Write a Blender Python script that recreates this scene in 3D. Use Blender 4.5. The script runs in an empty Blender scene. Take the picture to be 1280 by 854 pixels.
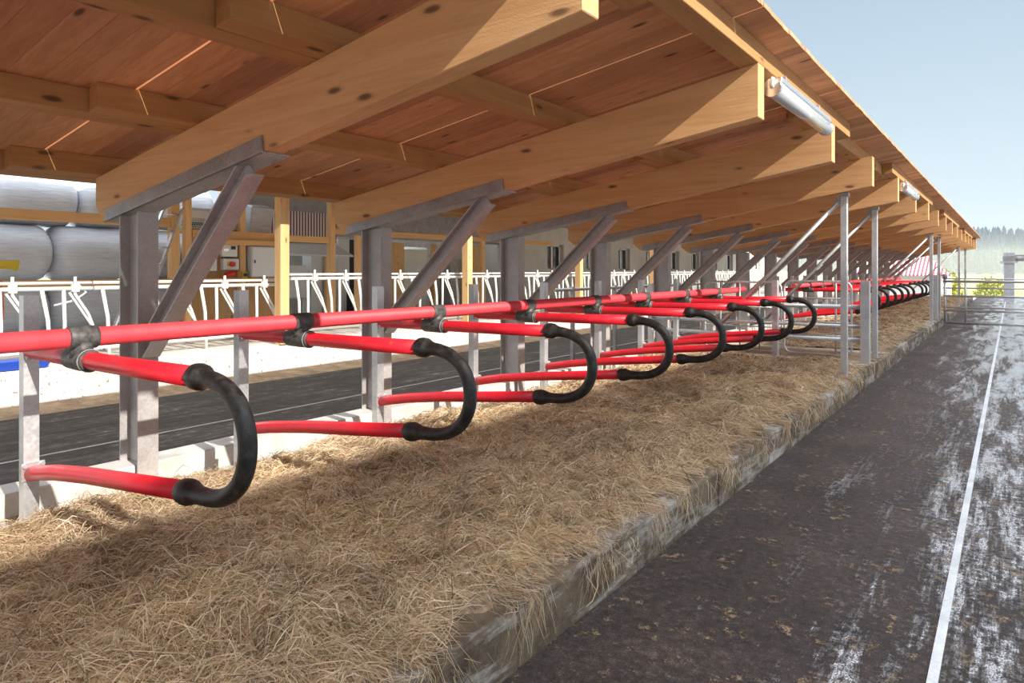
import bpy, math, random
import numpy as np
from mathutils import Vector

random.seed(7); rng = np.random.default_rng(11)
C = bpy.context.scene.collection
S = bpy.context.scene
EYE = 1.46            # camera height; "L" below = metres to the camera's left (x = -L), "H" = metres below the eye

# ------------------------------------------------------------------ camera
cam = bpy.data.cameras.new('camera'); co = bpy.data.objects.new('camera', cam); C.objects.link(co)
co.location = (0, 0, EYE); co.rotation_euler = (math.radians(90), 0, math.radians(36.3))
cam.sensor_width = 36; cam.lens = 850 / 1280 * 36; cam.shift_y = -89 / 1280; cam.clip_end = 3000; cam.clip_start = .05
S.camera = co
# ------------------------------------------------------------------ world
W = bpy.data.worlds.new('sky'); S.world = W; W.use_nodes = True
nt = W.node_tree; nt.nodes.clear()
o = nt.nodes.new('ShaderNodeOutputWorld'); bg = nt.nodes.new('ShaderNodeBackground')
tc = nt.nodes.new('ShaderNodeTexCoord'); sp = nt.nodes.new('ShaderNodeSeparateXYZ'); rp = nt.nodes.new('ShaderNodeValToRGB')
nt.links.new(tc.outputs['Generated'], sp.inputs[0])
nz = nt.nodes.new('ShaderNodeTexNoise'); nz.inputs['Scale'].default_value = 2.2; nz.inputs['Detail'].default_value = 4
mp = nt.nodes.new('ShaderNodeMapping'); mp.inputs['Scale'].default_value = (1, 1, 4)
nt.links.new(tc.outputs['Generated'], mp.inputs[0]); nt.links.new(mp.outputs[0], nz.inputs[0])
ma = nt.nodes.new('ShaderNodeMath'); ma.operation = 'MULTIPLY_ADD'; ma.inputs[1].default_value = -.10
nt.links.new(nz.outputs['Fac'], ma.inputs[0]); ma2 = nt.nodes.new('ShaderNodeMath'); ma2.operation = 'ADD'; ma2.inputs[1].default_value = .05
nt.links.new(sp.outputs[2], ma2.inputs[0]); nt.links.new(ma2.outputs[0], ma.inputs[2]); nt.links.new(ma.outputs[0], rp.inputs[0])
e = rp.color_ramp.elements; e[0].position = 0; e[0].color = (.32, .365, .40, 1); e[1].position = 1; e[1].color = (1.32, 1.37, 1.45, 1)
for p_, c_ in ((.12, (.30, .365, .415, 1)), (.37, (.235, .305, .375, 1)), (.58, (1.22, 1.25, 1.31, 1))):
    q = e.new(p_); q.color = c_
nt.links.new(rp.outputs[0], bg.inputs[0]); bg.inputs[1].default_value = 1.35
nt.links.new(bg.outputs[0], o.inputs[0])
# ------------------------------------------------------------------ sun
SUN_DIR = Vector((-1, .19, -.64)).normalized()
sl = bpy.data.lights.new('sun', 'SUN'); so = bpy.data.objects.new('sun', sl); C.objects.link(so)
sl.energy = 4.8; sl.angle = math.radians(.6); sl.color = (1, .93, .82)
so.rotation_euler = SUN_DIR.to_track_quat('-Z', 'Y').to_euler(); so.location = (20, -5, 15)
# ------------------------------------------------------------------ exposure
S.view_settings.view_transform = 'Standard'; S.view_settings.look = 'None'
S.view_settings.gamma = 1; S.view_settings.use_curve_mapping = False
S.view_settings.exposure = .60
S.cycles.max_bounces = 8; S.cycles.diffuse_bounces = 5; S.cycles.volume_bounces = 1
S.cycles.use_denoising = True

# ================================================================== helpers
ORD = ('first second third fourth fifth sixth seventh eighth ninth tenth eleventh twelfth thirteenth fourteenth fifteenth '
       'sixteenth seventeenth eighteenth nineteenth twentieth').split()

class MB:
    def __init__(s): s.v = []; s.f = []; s.sm = []
    def add(s, vs, fs, smooth=False):
        b = len(s.v); s.v += [tuple(p) for p in vs]
        s.f += [tuple(b + i for i in f) for f in fs]; s.sm += [smooth] * len(fs); return s
    def box(s, x0, x1, y0, y1, z0, z1):
        return s.hexa([(x0, y0, z0), (x1, y0, z0), (x1, y1, z0), (x0, y1, z0), (x0, y0, z1), (x1, y0, z1), (x1, y1, z1), (x0, y1, z1)])
    def hexa(s, p):
        return s.add(p, [(0, 3, 2, 1), (4, 5, 6, 7), (0, 1, 5, 4), (1, 2, 6, 5), (2, 3, 7, 6), (3, 0, 4, 7)])
    def prism(s, prof, y0, y1):                 # profile in (x,z), extruded along y
        n = len(prof)
        return s.add([(x, y0, z) for x, z in prof] + [(x, y1, z) for x, z in prof],
                     [tuple(range(n)), tuple(range(2 * n - 1, n - 1, -1))] + [(i, n + i, n + (i + 1) % n, (i + 1) % n) for i in range(n)])
    def tube(s, pts, r, seg=14, caps=True, sq=None):
        pts = [Vector(p) for p in pts]; n = len(pts)
        if not isinstance(r, (list, tuple)): r = [r] * n
        prev = None; base = len(s.v); vs = []
        for i, p in enumerate(pts):
            t = (pts[min(i + 1, n - 1)] - pts[max(i - 1, 0)]).normalized()
            if prev is None:
                a = Vector((0, 0, 1)) if abs(t.z) < .9 else Vector((0, 1, 0)); u = t.cross(a).normalized()
            else: u = (prev - t * prev.dot(t)).normalized()
            prev = u; w = t.cross(u)
            for k in range(seg):
                a = 2 * math.pi * k / seg; vs.append(p + (u * math.cos(a) + w * math.sin(a)) * r[i])
        s.add(vs, [(i * seg + k, i * seg + (k + 1) % seg, (i + 1) * seg + (k + 1) % seg, (i + 1) * seg + k) for i in range(n - 1) for k in range(seg)], True)
        if caps:
            s.f.append(tuple(base + k for k in range(seg - 1, -1, -1))); s.sm.append(False)
            s.f.append(tuple(base + (n - 1) * seg + k for k in range(seg))); s.sm.append(False)
        return s
    def bar(s, a, b, w, h, up=(0, 0, 1)):       # rectangular bar between two points
        a = Vector(a); b = Vector(b); t = (b - a).normalized(); u = t.cross(Vector(up)).normalized() * w / 2; v = u.cross(t).normalized() * h / 2
        return s.hexa([a - u - v, a + u - v, b + u - v, b - u - v, a - u + v, a + u + v, b + u + v, b - u + v])
    def build(s, name, mat, parent=None, bevel=0, **tg):
        me = bpy.data.meshes.new(name); me.from_pydata(s.v, [], s.f); me.polygons.foreach_set('use_smooth', s.sm)
        me.materials.append(mat)
        import bmesh
        bm = bmesh.new(); bm.from_mesh(me); bmesh.ops.recalc_face_normals(bm, faces=bm.faces); bm.to_mesh(me); bm.free()
        ob = bpy.data.objects.new(name, me); C.objects.link(ob)
        if parent: ob.parent = parent
        if bevel:
            m = ob.modifiers.new('bevel', 'BEVEL'); m.width = bevel; m.segments = 1; m.limit_method = 'ANGLE'
        tag(ob, **tg); return ob

def tag(ob, label=None, cat=None, group=None, kind=None):
    if label: ob['label'] = label
    if cat: ob['category'] = cat
    if group: ob['group'] = group
    if kind: ob['kind'] = kind
    return ob
def empty(name, loc=(0, 0, 0), **tg):
    ob = bpy.data.objects.new(name, None); C.objects.link(ob); ob.location = loc; ob.empty_display_size = .1
    return tag(ob, **tg)
def copy_tree(o, parent=None):
    c = o.copy(); C.objects.link(c); c.parent = parent
    for ch in list(o.children): copy_tree(ch, c)
    return c

# ================================================================== materials
class N:
    def __init__(s, name):
        s.m = bpy.data.materials.new(name); s.m.use_nodes = True; s.t = s.m.node_tree; s.b = s.t.nodes['Principled BSDF']; s.out = s.t.nodes['Material Output']
    def n(s, ty, **k):
        x = s.t.nodes.new('ShaderNode' + ty)
        for a, v in k.items():
            if a.startswith('i_'): x.inputs[a[2:].replace('_', ' ')].default_value = v
            else: setattr(x, a, v)
        return x
    def l(s, a, b): s.t.links.new(a, b)
    def coord(s, scale=(1, 1, 1), rand=False, kind='Object', rot=(0, 0, 0)):
        tc = s.n('TexCoord'); mp = s.n('Mapping'); mp.inputs['Scale'].default_value = scale; mp.inputs['Rotation'].default_value = rot
        s.l(tc.outputs[kind], mp.inputs[0])
        if rand:
            oi = s.n('ObjectInfo'); mu = s.n('Math', operation='MULTIPLY'); mu.inputs[1].default_value = 37; s.l(oi.outputs['Random'], mu.inputs[0])
            s.l(mu.outputs[0], mp.inputs['Location'])
        return mp.outputs[0]
    def noise(s, vec, scale, detail=4, rough=.55, dist=0):
        x = s.n('TexNoise'); x.inputs['Scale'].default_value = scale; x.inputs['Detail'].default_value = detail; x.inputs['Roughness'].default_value = rough
        x.inputs['Distortion'].default_value = dist; s.l(vec, x.inputs['Vector']); return x.outputs['Fac']
    def ramp(s, fac, stops):
        x = s.n('ValToRGB'); e = x.color_ramp.elements
        e[0].position, e[0].color = stops[0][0], (*stops[0][1], 1); e[1].position, e[1].color = stops[-1][0], (*stops[-1][1], 1)
        for p, c in stops[1:-1]: q = e.new(p); q.color = (*c, 1)
        s.l(fac, x.inputs[0]); return x.outputs[0]
    def fr(s, fac, a, b, c=0., d=1.):
        x = s.n('MapRange'); x.inputs[1].default_value = a; x.inputs[2].default_value = b; x.inputs[3].default_value = c; x.inputs[4].default_value = d
        s.l(fac, x.inputs[0]); return x.outputs[0]
    def math(s, op, a, b):
        x = s.n('Math', operation=op)
        for i, v in enumerate((a, b)):
            if isinstance(v, (int, float)): x.inputs[i].default_value = v
            else: s.l(v, x.inputs[i])
        return x.outputs[0]
    def mix(s, fac, a, b, bt='MIX'):
        x = s.n('Mix', data_type='RGBA', blend_type=bt)
        for i, v in ((0, fac), (6, a), (7, b)):
            if isinstance(v, (int, float)): x.inputs[i].default_value = v
            elif isinstance(v, tuple): x.inputs[i].default_value = (*v, 1)
            else: s.l(v, x.inputs[i])
        return x.outputs[2]
    def bump(s, h, st=.3, dist=.01):
        x = s.n('Bump'); x.inputs['Strength'].default_value = st; x.inputs['Distance'].default_value = dist; s.l(h, x.inputs['Height']); s.l(x.outputs[0], s.b.inputs['Normal']); return x
    def set(s, base=None, rough=None, metal=None, **k):
        for nm, v in (('Base Color', base), ('Roughness', rough), ('Metallic', metal)):
            if v is None: continue
            if isinstance(v, tuple): s.b.inputs[nm].default_value = (*v, 1)
            elif isinstance(v, (int, float)): s.b.inputs[nm].default_value = v
            else: s.l(v, s.b.inputs[nm])
        for a, v in k.items(): s.b.inputs[a.replace('_', ' ')].default_value = v
        return s.m

def wood(name, along, dark, mid, light, island=False, rough=.75, knots=True, saw=.15):
    n = N(name); sc = [9, 9, 9]; sc[along] = .55
    v = n.coord(tuple(sc), rand=True)
    if island:
        g = n.n('NewGeometry'); ad = n.n('VectorMath', operation='ADD'); mu = n.math('MULTIPLY', g.outputs['Random Per Island'], 53.)
        n.l(v, ad.inputs[0]); n.l(mu, ad.inputs[1]); v = ad.outputs[0]
    a = n.noise(v, 1.6, 5, .6, .9)
    fine = n.noise(v, 7., 3, .6, .3)
    col = n.ramp(n.math('ADD', n.math('MULTIPLY', a, .75), n.math('MULTIPLY', fine, .25)), [(.28, tuple(.5 * (a_ + b_) for a_, b_ in zip(dark, mid))), (.47, mid), (.58, tuple(.5 * (a_ + b_) for a_, b_ in zip(light, mid))), (.72, mid)])
    sc2 = [8, 8, 8]; sc2[along] = 2.6
    if knots:
        kv = n.coord(tuple(sc2), rand=True)
        if island:
            ad2 = n.n('VectorMath', operation='ADD'); n.l(kv, ad2.inputs[0]); n.l(mu, ad2.inputs[1]); kv = ad2.outputs[0]
        vo = n.n('TexVoronoi'); vo.inputs['Scale'].default_value = .82; vo.inputs['Randomness'].default_value = 1; n.l(kv, vo.inputs['Vector'])
        k = n.ramp(vo.outputs['Distance'], [(0., (1, 1, 1)), (.075, (.85, .85, .85)), (.13, (.12, .12, .12)), (.2, (0, 0, 0))])
        col = n.mix(k, col, tuple(c * .28 for c in dark))
    if island:
        g2 = n.n('NewGeometry'); col = n.mix(1., col, n.ramp(g2.outputs['Random Per Island'], [(0, (.70, .62, .58)), (.5, (1, .98, .96)), (1, (1.15, 1.1, 1.02))]), 'MULTIPLY')
    oi = n.n('ObjectInfo'); col = n.mix(1., col, n.ramp(oi.outputs['Random'], [(0, (.9, .88, .86)), (1, (1.08, 1.06, 1.03))]), 'MULTIPLY')
    n.bump(n.math('ADD', fine, n.math('MULTIPLY', n.noise(n.coord((60, 60, 60)), 3, 2), .8)), saw, .004)
    return n.set(col, rough, 0)

M = {}
M['rafter'] = wood('rafter_spruce', 0, (.52, .25, .095), (.68, .38, .17), (.78, .49, .25), saw=.35)
M['purlin'] = wood('purlin_spruce', 1, (.34, .155, .05), (.47, .235, .085), (.57, .31, .13))
M['deck'] = wood('deck_boards', 0, (.38, .165, .075), (.57, .29, .145), (.70, .40, .22), island=True)
M['timber_y'] = wood('frame_timber', 1, (.52, .27, .09), (.68, .40, .17), (.78, .50, .25), knots=False)
M['timber_z'] = wood('post_timber', 2, (.55, .30, .11), (.72, .44, .20), (.82, .56, .30))
M['osb'] = wood('board_wall', 2, (.26, .14, .06), (.38, .22, .10), (.46, .29, .14))

def galv(name, lo, hi, rough=.42, metal=.75, sc=14):
    n = N(name); v = n.coord((1, 1, 1), rand=True)
    vo = n.n('TexVoronoi'); vo.inputs['Scale'].default_value = sc * 4; n.l(v, vo.inputs['Vector'])
    a = n.math('ADD', n.math('MULTIPLY', n.noise(v, sc * .35, 5, .65), .8), n.math('MULTIPLY', vo.outputs['Distance'], .25))
    n.bump(n.noise(v, 60, 3), .06, .002)
    return n.set(n.ramp(a, [(.3, lo), (.7, hi)]), n.fr(a, .3, .7, rough - .08, rough + .12), metal)
M['galv'] = galv('galvanised_steel', (.50, .52, .54), (.74, .76, .78))
M['galv_d'] = galv('weathered_galvanised_steel', (.27, .26, .26), (.48, .46, .45), .5, .55)
M['galv_m'] = galv('dull_galvanised_beam', (.36, .335, .34), (.54, .52, .52), .5, .35)
n = N('red_plastic'); v = n.coord((1, 1, 1), rand=True); a = n.noise(v, 9, 4)
n.bump(n.noise(v, 150, 2), .05, .001)
M['red'] = n.set(n.mix(n.fr(n.noise(v, 14, 6, .7), .62, .72), n.ramp(a, [(.3, (.64, .014, .028)), (.7, (.76, .022, .042))]), (.34, .07, .045)), n.fr(a, .3, .7, .3, .45), 0)
n = N('black_rubber'); v = n.coord((1, 1, 1), rand=True); a = n.noise(v, 22, 5, .7); n.bump(n.noise(v, 90, 3), .15, .002)
M['rubber'] = n.set(n.ramp(a, [(.45, (.012, .012, .013)), (.75, (.06, .055, .05))]), n.fr(a, .3, .7, .33, .55), 0)
n = N('grey_rubber'); v = n.coord((1, 1, 1), rand=True); a = n.noise(v, 30, 5, .7); n.bump(n.noise(v, 60, 3), .2, .003)
M['rubber_g'] = n.set(n.ramp(a, [(.35, (.035, .035, .035)), (.7, (.13, .125, .12))]), .5, 0)
n = N('white_paint'); v = n.coord((1, 1, 1), rand=True); a = n.noise(v, 12, 5, .7)
M['white'] = n.set(n.ramp(a, [(.4, (.74, .72, .68)), (.62, (.80, .78, .75)), (.72, (.55, .45, .34))]), .5, 0)
n = N('white_plain'); M['whitep'] = n.set((.72, .73, .72), .45, 0)
n = N('silage_film'); v = n.coord((1, 1.5, 14), rand=True); a = n.noise(v, 2.2, 5, .6); n.bump(a, .5, .02)
M['film'] = n.set(n.ramp(a, [(.3, (.50, .55, .62)), (.7, (.66, .70, .77))]), .3, 0)
n = N('tank_sheet'); M['tank'] = n.set((.50, .54, .50), .25, .3)
n = N('yellow'); M['yellow'] = n.set((.62, .47, .03), .6, 0)
n = N('dark'); M['dark'] = n.set((.02, .02, .022), .6, 0)
n = N('blue'); M['blue'] = n.set((.02, .07, .42), .4, 0)
n = N('orange'); M['orange'] = n.set((.7, .12, .02), .5, 0)
n = N('red_knob'); M['redk'] = n.set((.6, .02, .02), .4, 0)
n = N('aluminium'); M['alu'] = n.set((.82, .84, .86), .25, .9)
n = N('clear_cover'); M['clear'] = n.set((.80, .84, .88), .12, .35)
n = N('glass_dark'); M['glass'] = n.set((.03, .035, .04), .08, 0)
n = N('green_net'); v = n.coord((1, 1, 1), kind='Object', rot=(0, .8, .8)); ck = n.n('TexChecker'); ck.inputs['Scale'].default_value = 30; n.l(v, ck.inputs['Vector'])
M['net'] = n.set(n.mix(ck.outputs['Fac'], (.02, .16, .12), (.75, .8, .75)), .7, 0)

def conc(name, c0, c1, c2, sc=3, spots=None, bump=.25, rough=.8):
    n = N(name); v = n.coord((1, 1, 1)); a = n.noise(v, sc, 8, .68); col = n.ramp(a, [(.32, c0), (.5, c1), (.68, c2)])
    if spots:
        col = n.mix(n.fr(n.noise(v, 26, 3, .6), .61, .66), col, spots)
    n.bump(n.noise(v, sc * 9, 6, .7), bump, .01)
    return n.set(col, rough, 0)
M['conc_white'] = conc('limewashed_concrete', (.50, .46, .40), (.60, .58, .55), (.66, .65, .63), 2.2, (.24, .17, .11))
M['conc_curb'] = conc('rear_curb_concrete', (.42, .40, .37), (.54, .53, .51), (.62, .61, .60), 3)
M['conc_strip'] = conc('passage_concrete', (.40, .29, .22), (.56, .47, .40), (.66, .62, .58), 3)
M['conc_feed'] = conc('feed_table_concrete', (.42, .38, .33), (.56, .53, .48), (.66, .64, .6), 1.5)
M['plaster'] = conc('plaster', (.48, .46, .42), (.58, .56, .52), (.64, .62, .59), .8, None, .08)
M['brown_dirt'] = conc('trodden_dirt', (.16, .10, .055), (.28, .19, .11), (.42, .30, .18), 4)
# kerb: worn, soiled concrete
n = N('soiled_kerb'); v = n.coord((1, 1, 1)); a = n.noise(v, 5, 8, .7); b_ = n.noise(n.coord((1, .6, 3)), 2.2, 5, .7)
col = n.mix(n.fr(b_, .50, .58), n.ramp(a, [(.3, (.05, .035, .025)), (.5, (.14, .105, .07)), (.7, (.27, .21, .15))]), n.ramp(a, [(.3, (.2, .18, .15)), (.55, (.40, .38, .35)), (.7, (.58, .57, .55))]))
br = n.n('TexBrick'); n.bump(n.noise(v, 30, 7, .7), .6, .02); M['kerb'] = n.set(col, .75, 0)
n = N('matt_red_plastic'); v = n.coord((1, 1, 1), rand=True); a = n.noise(v, 9, 4); n.bump(n.noise(v, 150, 2), .08, .001)
M['red_m'] = n.set(n.ramp(a, [(.3, (.70, .05, .07)), (.7, (.80, .07, .09))]), .55, 0)
# wet alley
n = N('wet_alley'); v = n.coord((1, 1, 1)); vs = n.coord((3.0, .40, 1)); vf = n.coord((34, 2.2, 1))
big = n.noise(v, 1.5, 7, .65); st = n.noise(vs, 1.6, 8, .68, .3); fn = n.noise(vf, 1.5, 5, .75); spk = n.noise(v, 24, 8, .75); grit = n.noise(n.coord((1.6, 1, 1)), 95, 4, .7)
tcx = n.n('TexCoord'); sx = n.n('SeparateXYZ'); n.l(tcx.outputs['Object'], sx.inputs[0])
side = n.math('ADD', n.fr(sx.outputs[0], -1.45, -.15, -.095, .032), n.fr(sx.outputs[1], 3, 18, 0, .045))  # wetness and painted sky glare increase to the right and farther off
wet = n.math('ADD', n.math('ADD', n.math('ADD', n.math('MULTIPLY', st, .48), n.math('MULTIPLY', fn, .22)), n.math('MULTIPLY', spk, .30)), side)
tone = n.math('ADD', n.math('ADD', n.math('MULTIPLY', big, .25), n.math('MULTIPLY', spk, .4)), n.math('MULTIPLY', grit, .35))
col = n.ramp(tone, [(.40, (.006, .004, .004)), (.48, (.030, .020, .018)), (.55, (.072, .050, .043)), (.62, (.20, .145, .11))])
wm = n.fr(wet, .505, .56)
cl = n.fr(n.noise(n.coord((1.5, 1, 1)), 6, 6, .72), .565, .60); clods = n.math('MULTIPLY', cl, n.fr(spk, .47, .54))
col = n.mix(n.math('MULTIPLY', n.fr(wet, .515, .58), n.fr(grit, .38, .56)), col, (.58, .60, .64))  # bright sky reflection on the wet streaks painted in as pale colour
col = n.mix(clods, col, n.mix(n.fr(grit, .4, .6), (.13, .08, .045), (.46, .34, .22)))
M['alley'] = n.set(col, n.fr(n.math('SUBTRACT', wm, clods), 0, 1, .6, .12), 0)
hh = n.math('ADD', n.math('ADD', n.math('ADD', n.math('MULTIPLY', spk, n.fr(wm, 0, 1, 1., .25)), n.math('MULTIPLY', fn, .3)), clods), n.math('MULTIPLY', grit, n.fr(wm, 0, 1, .5, .1)))
n.bump(hh, .8, .014)
# rear alley
n = N('dark_alley'); v = n.coord((1, 1, 1)); vs = n.coord((2.5, .35, 1)); st = n.noise(vs, 3, 7, .7, .2); spk = n.noise(v, 9, 6, .7)
col = n.ramp(n.math('ADD', n.math('MULTIPLY', st, .6), n.math('MULTIPLY', spk, .4)), [(.38, (.010, .008, .006)), (.52, (.034, .027, .021)), (.60, (.085, .07, .055)), (.67, (.30, .27, .23))])
n.bump(spk, .7, .03); M['alley2'] = n.set(col, .85, 0)
# straw
n = N('straw_blade'); g = n.n('NewGeometry'); r_ = g.outputs['Random Per Island']
col = n.ramp(r_, [(0, (.13, .10, .07)), (.12, (.34, .25, .15)), (.30, (.68, .51, .32)), (.55, (.85, .69, .48)), (.75, (.90, .77, .55)), (.82, (.56, .53, .27)), (.88, (.78, .51, .35)), (1, (.97, .94, .80))])
tone = n.noise(n.coord((1, 1, 1)), 1.7, 3); col = n.mix(1., col, n.ramp(tone, [(.35, (.76, .71, .66)), (.5, (1, .99, 1.02)), (.65, (1.08, 1.08, 1.02))]), 'MULTIPLY')
M['straw'] = n.set(col, .6, 0)
tb = n.n('BsdfTranslucent'); n.l(col, tb.inputs[0]); mx = n.n('MixShader'); mx.inputs[0].default_value = .38; n.l(n.b.outputs[0], mx.inputs[1]); n.l(tb.outputs[0], mx.inputs[2]); n.l(mx.outputs[0], n.out.inputs['Surface'])
n = N('straw_bed'); v = n.coord((1, 1, 1)); a = n.noise(v, 38, 8, .75); b_ = n.noise(v, 2.4, 4)
col = n.mix(n.fr(b_, .4, .6), n.ramp(a, [(.35, (.10, .07, .045)), (.5, (.30, .21, .13)), (.65, (.52, .40, .26))]), n.ramp(a, [(.35, (.14, .10, .07)), (.5, (.38, .28, .18)), (.65, (.62, .49, .33))]))
tcx = n.n('TexCoord'); sx = n.n('SeparateXYZ'); n.l(tcx.outputs['Object'], sx.inputs[0])
lime = n.math('MULTIPLY', n.fr(sx.outputs[0], -3.3, -3.75), n.fr(n.noise(v, 1.9, 3), .44, .56))
col = n.mix(lime, col, (.72, .58, .42)); n.bump(a, .8, .02); M['bed'] = n.set(col, .85, 0)
n = N('meadow_grass'); tcx = n.n('TexCoord'); sx = n.n('SeparateXYZ'); n.l(tcx.outputs['Object'], sx.inputs[0]); M['meadow'] = n.set(n.mix(n.fr(sx.outputs[2], -.4, 1.5), n.ramp(n.noise(n.coord((1, 1, 1)), .05, 5), [(.3, (.26, .32, .10)), (.7, (.52, .50, .22))]), (.010, .017, .015)), .9, 0)
n = N('conifer'); g = n.n('NewGeometry'); M['conifer'] = n.set(n.ramp(g.outputs['Random Per Island'], [(0, (.008, .016, .016)), (1, (.022, .036, .028))]), .9, 0)
n = N('yellow_leaves'); g = n.n('NewGeometry'); M['leaf'] = n.set(n.ramp(g.outputs['Random Per Island'], [(0, (.25, .30, .05)), (1, (.6, .55, .12))]), .8, 0)
def stripes(name, axis, scale, c0, c1):
    n = N(name); v = n.coord((1, 1, 1)); s_ = n.n('SeparateXYZ'); n.l(v, s_.inputs[0])
    f = n.math('FRACT', n.math('MULTIPLY', s_.outputs[axis], scale), 0.)
    return n.set(n.mix(n.fr(f, .48, .52), c0, c1), .6, 0)
M['stripe'] = stripes('striped_sheet', 1, 11., (.78, .76, .74), (.20, .06, .07))
M['stripe_roof'] = stripes('striped_roof', 0, 4.5, (.8, .75, .74), (.42, .04, .07))

# ================================================================== ground and kerbs
def sub_grid(name, x0, x1, y0, y1, nx, ny, zf, mat, **tg):
    xs = np.linspace(x0, x1, nx); ys = np.linspace(y0, y1, ny); X, Y = np.meshgrid(xs, ys); Z = zf(X, Y)
    v = np.stack([X, Y, Z], -1).reshape(-1, 3); i = np.arange(nx * ny).reshape(ny, nx)
    f = np.stack([i[:-1, :-1], i[:-1, 1:], i[1:, 1:], i[1:, :-1]], -1).reshape(-1, 4)
    me = bpy.data.meshes.new(name); me.from_pydata(v.tolist(), [], f.tolist()); me.polygons.foreach_set('use_smooth', [True] * len(f)); me.materials.append(mat)
    ob = bpy.data.objects.new(name, me); C.objects.link(ob); return tag(ob, **tg)

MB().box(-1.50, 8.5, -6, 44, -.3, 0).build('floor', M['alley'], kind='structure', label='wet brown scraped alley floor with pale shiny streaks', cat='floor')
MB().box(-9.2, -4.88, -6, 50, -.5, -.15).build('floor', M['alley2'], kind='structure', label='dark dung-covered alley floor behind the cubicles', cat='floor')
# front kerb with joints and chipped top
k = MB()
y = -3.
while y < 38:
    ln = random.uniform(.9, 1.3); dx = random.uniform(-.008, .008)
    prof = [(-1.60, -.2), (-1.46 + dx, -.2), (-1.46 + dx, .205 + random.uniform(-.012, .006)), (-1.475 + dx, .225), (-1.60, .225)]
    k.prism(prof, y, y + ln - .006); y += ln
k.build('kerb', M['kerb'], bevel=.006, kind='structure', label='worn soiled kerb between straw bedding and wet alley', cat='kerb')
MB().box(-4.90, -4.66, -4, 40, -.4, .17).build('curb', M['conc_curb'], bevel=.01, kind='structure', label='pale concrete curb that carries the steel columns', cat='kerb')
MB().box(-4.665, -1.59, -4, 40, -.4, .02).build('floor', M['conc_curb'], kind='structure', label='pale concrete floor under the straw bedding', cat='floor')
MB().prism([(-9.95, -.4), (-9.2, -.4), (-9.2, .27), (-9.23, .30), (-9.95, .30)], -4, 50).build('feed_step', M['conc_white'], kind='structure', label='whitewashed dirt-spattered concrete step below the feed fence', cat='step')
MB().box(-16.5, -9.95, -4, 60, -.4, .24).build('floor', M['conc_feed'], kind='structure', label='pale concrete feed table floor beyond the feed fence', cat='floor')
MB().prism([(-9.2, -.15), (-8.72, -.15), (-8.8, -.142), (-9.2, -.10)], -4, 50).build('dirt_strip', M['brown_dirt'], kind='stuff', label='light brown dried dirt along the foot of the white step', cat='dirt')
# passages across the beds
for y0, y1, w in ((9.62, 10.25, 'beside the short steel post'), (11.35, 11.6, 'behind the passage gate'), (19.0, 19.6, 'at the alley gate')):
    MB().box(-4.66, -1.50, y0, y1, -.1, .228).build('concrete_strip', M['conc_strip'], bevel=.01, label='narrow pale concrete cross strip through the straw ' + w, cat='concrete strip', kind='structure')
# scraper guide in the alley
MB().box(-.243, -.209, -4, 39, -.02, .006).build('guide_strip', M['galv'], label='long flat pale metal guide strip set in the wet alley', cat='metal strip')

MB().box(-6.78, -6.745, -4, 39, -.17, -.143).build('guide_strip', M['galv_d'], label='dirty metal guide strip along the dark alley behind the cubicles', cat='metal strip')

# ================================================================== straw
def vnoise(x, y, s, seed):
    r = np.random.default_rng(seed); T = r.random((256, 256))
    u = x * s + 1000.3; v = y * s + 1000.7; iu = np.floor(u).astype(int); iv = np.floor(v).astype(int); fu = u - iu; fv = v - iv
    fu = fu * fu * (3 - 2 * fu); fv = fv * fv * (3 - 2 * fv); g = lambda a, b: T[a % 256, b % 256]
    return (g(iu, iv) * (1 - fu) + g(iu + 1, iv) * fu) * (1 - fv) + (g(iu, iv + 1) * (1 - fu) + g(iu + 1, iv + 1) * fu) * fv
def straw_h(x, y):
    L = -x
    b = np.interp(L, [1.45, 1.55, 1.8, 2.4, 3.2, 3.9, 4.25, 4.6], [.200, .218, .27, .255, .235, .17, .06, .005])
    amp = np.interp(L, [1.45, 1.6, 2.0, 4.2, 4.5], [.012, .03, .075, .085, .07])
    nn = .5 * vnoise(x, y, 1.5, 1) + .3 * vnoise(x, y, 3.7, 2) + .2 * vnoise(x, y, 9, 3) - .5
    nn2 = vnoise(x, y, 19, 4) - .5
    pas = np.clip((y - 9.25) / .35, 0, 1) * (1 - np.clip((y - 11.4) / .5, 0, 1))
    h = b + nn * amp * 2.3 + nn2 * .034
    return h * (1 - pas) + (.205 + nn * .03) * pas
NBX = 90
for nm, y0, y1, ny, lab in (('straw_bedding', -.6, 9.62, 420, 'deep tousled straw bedding filling the cubicles nearest the camera'),
                            ('straw_bedding', 11.6, 19.0, 150, 'straw bedding of the cubicles beyond the passage'),
                            ('straw_bedding', 19.6, 38, 150, 'straw bedding far down the row past the alley gate')):
    sub_grid(nm, -4.66, -1.50, y0, y1, NBX, ny, straw_h, M['bed'], kind='stuff', label=lab, cat='straw')
sub_grid('trodden_dirt', -4.66, -1.50, 10.25, 11.35, 40, 30, straw_h, M['brown_dirt'], kind='stuff', label='trodden brown dirt on the passage between the concrete strips', cat='dirt')

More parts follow.
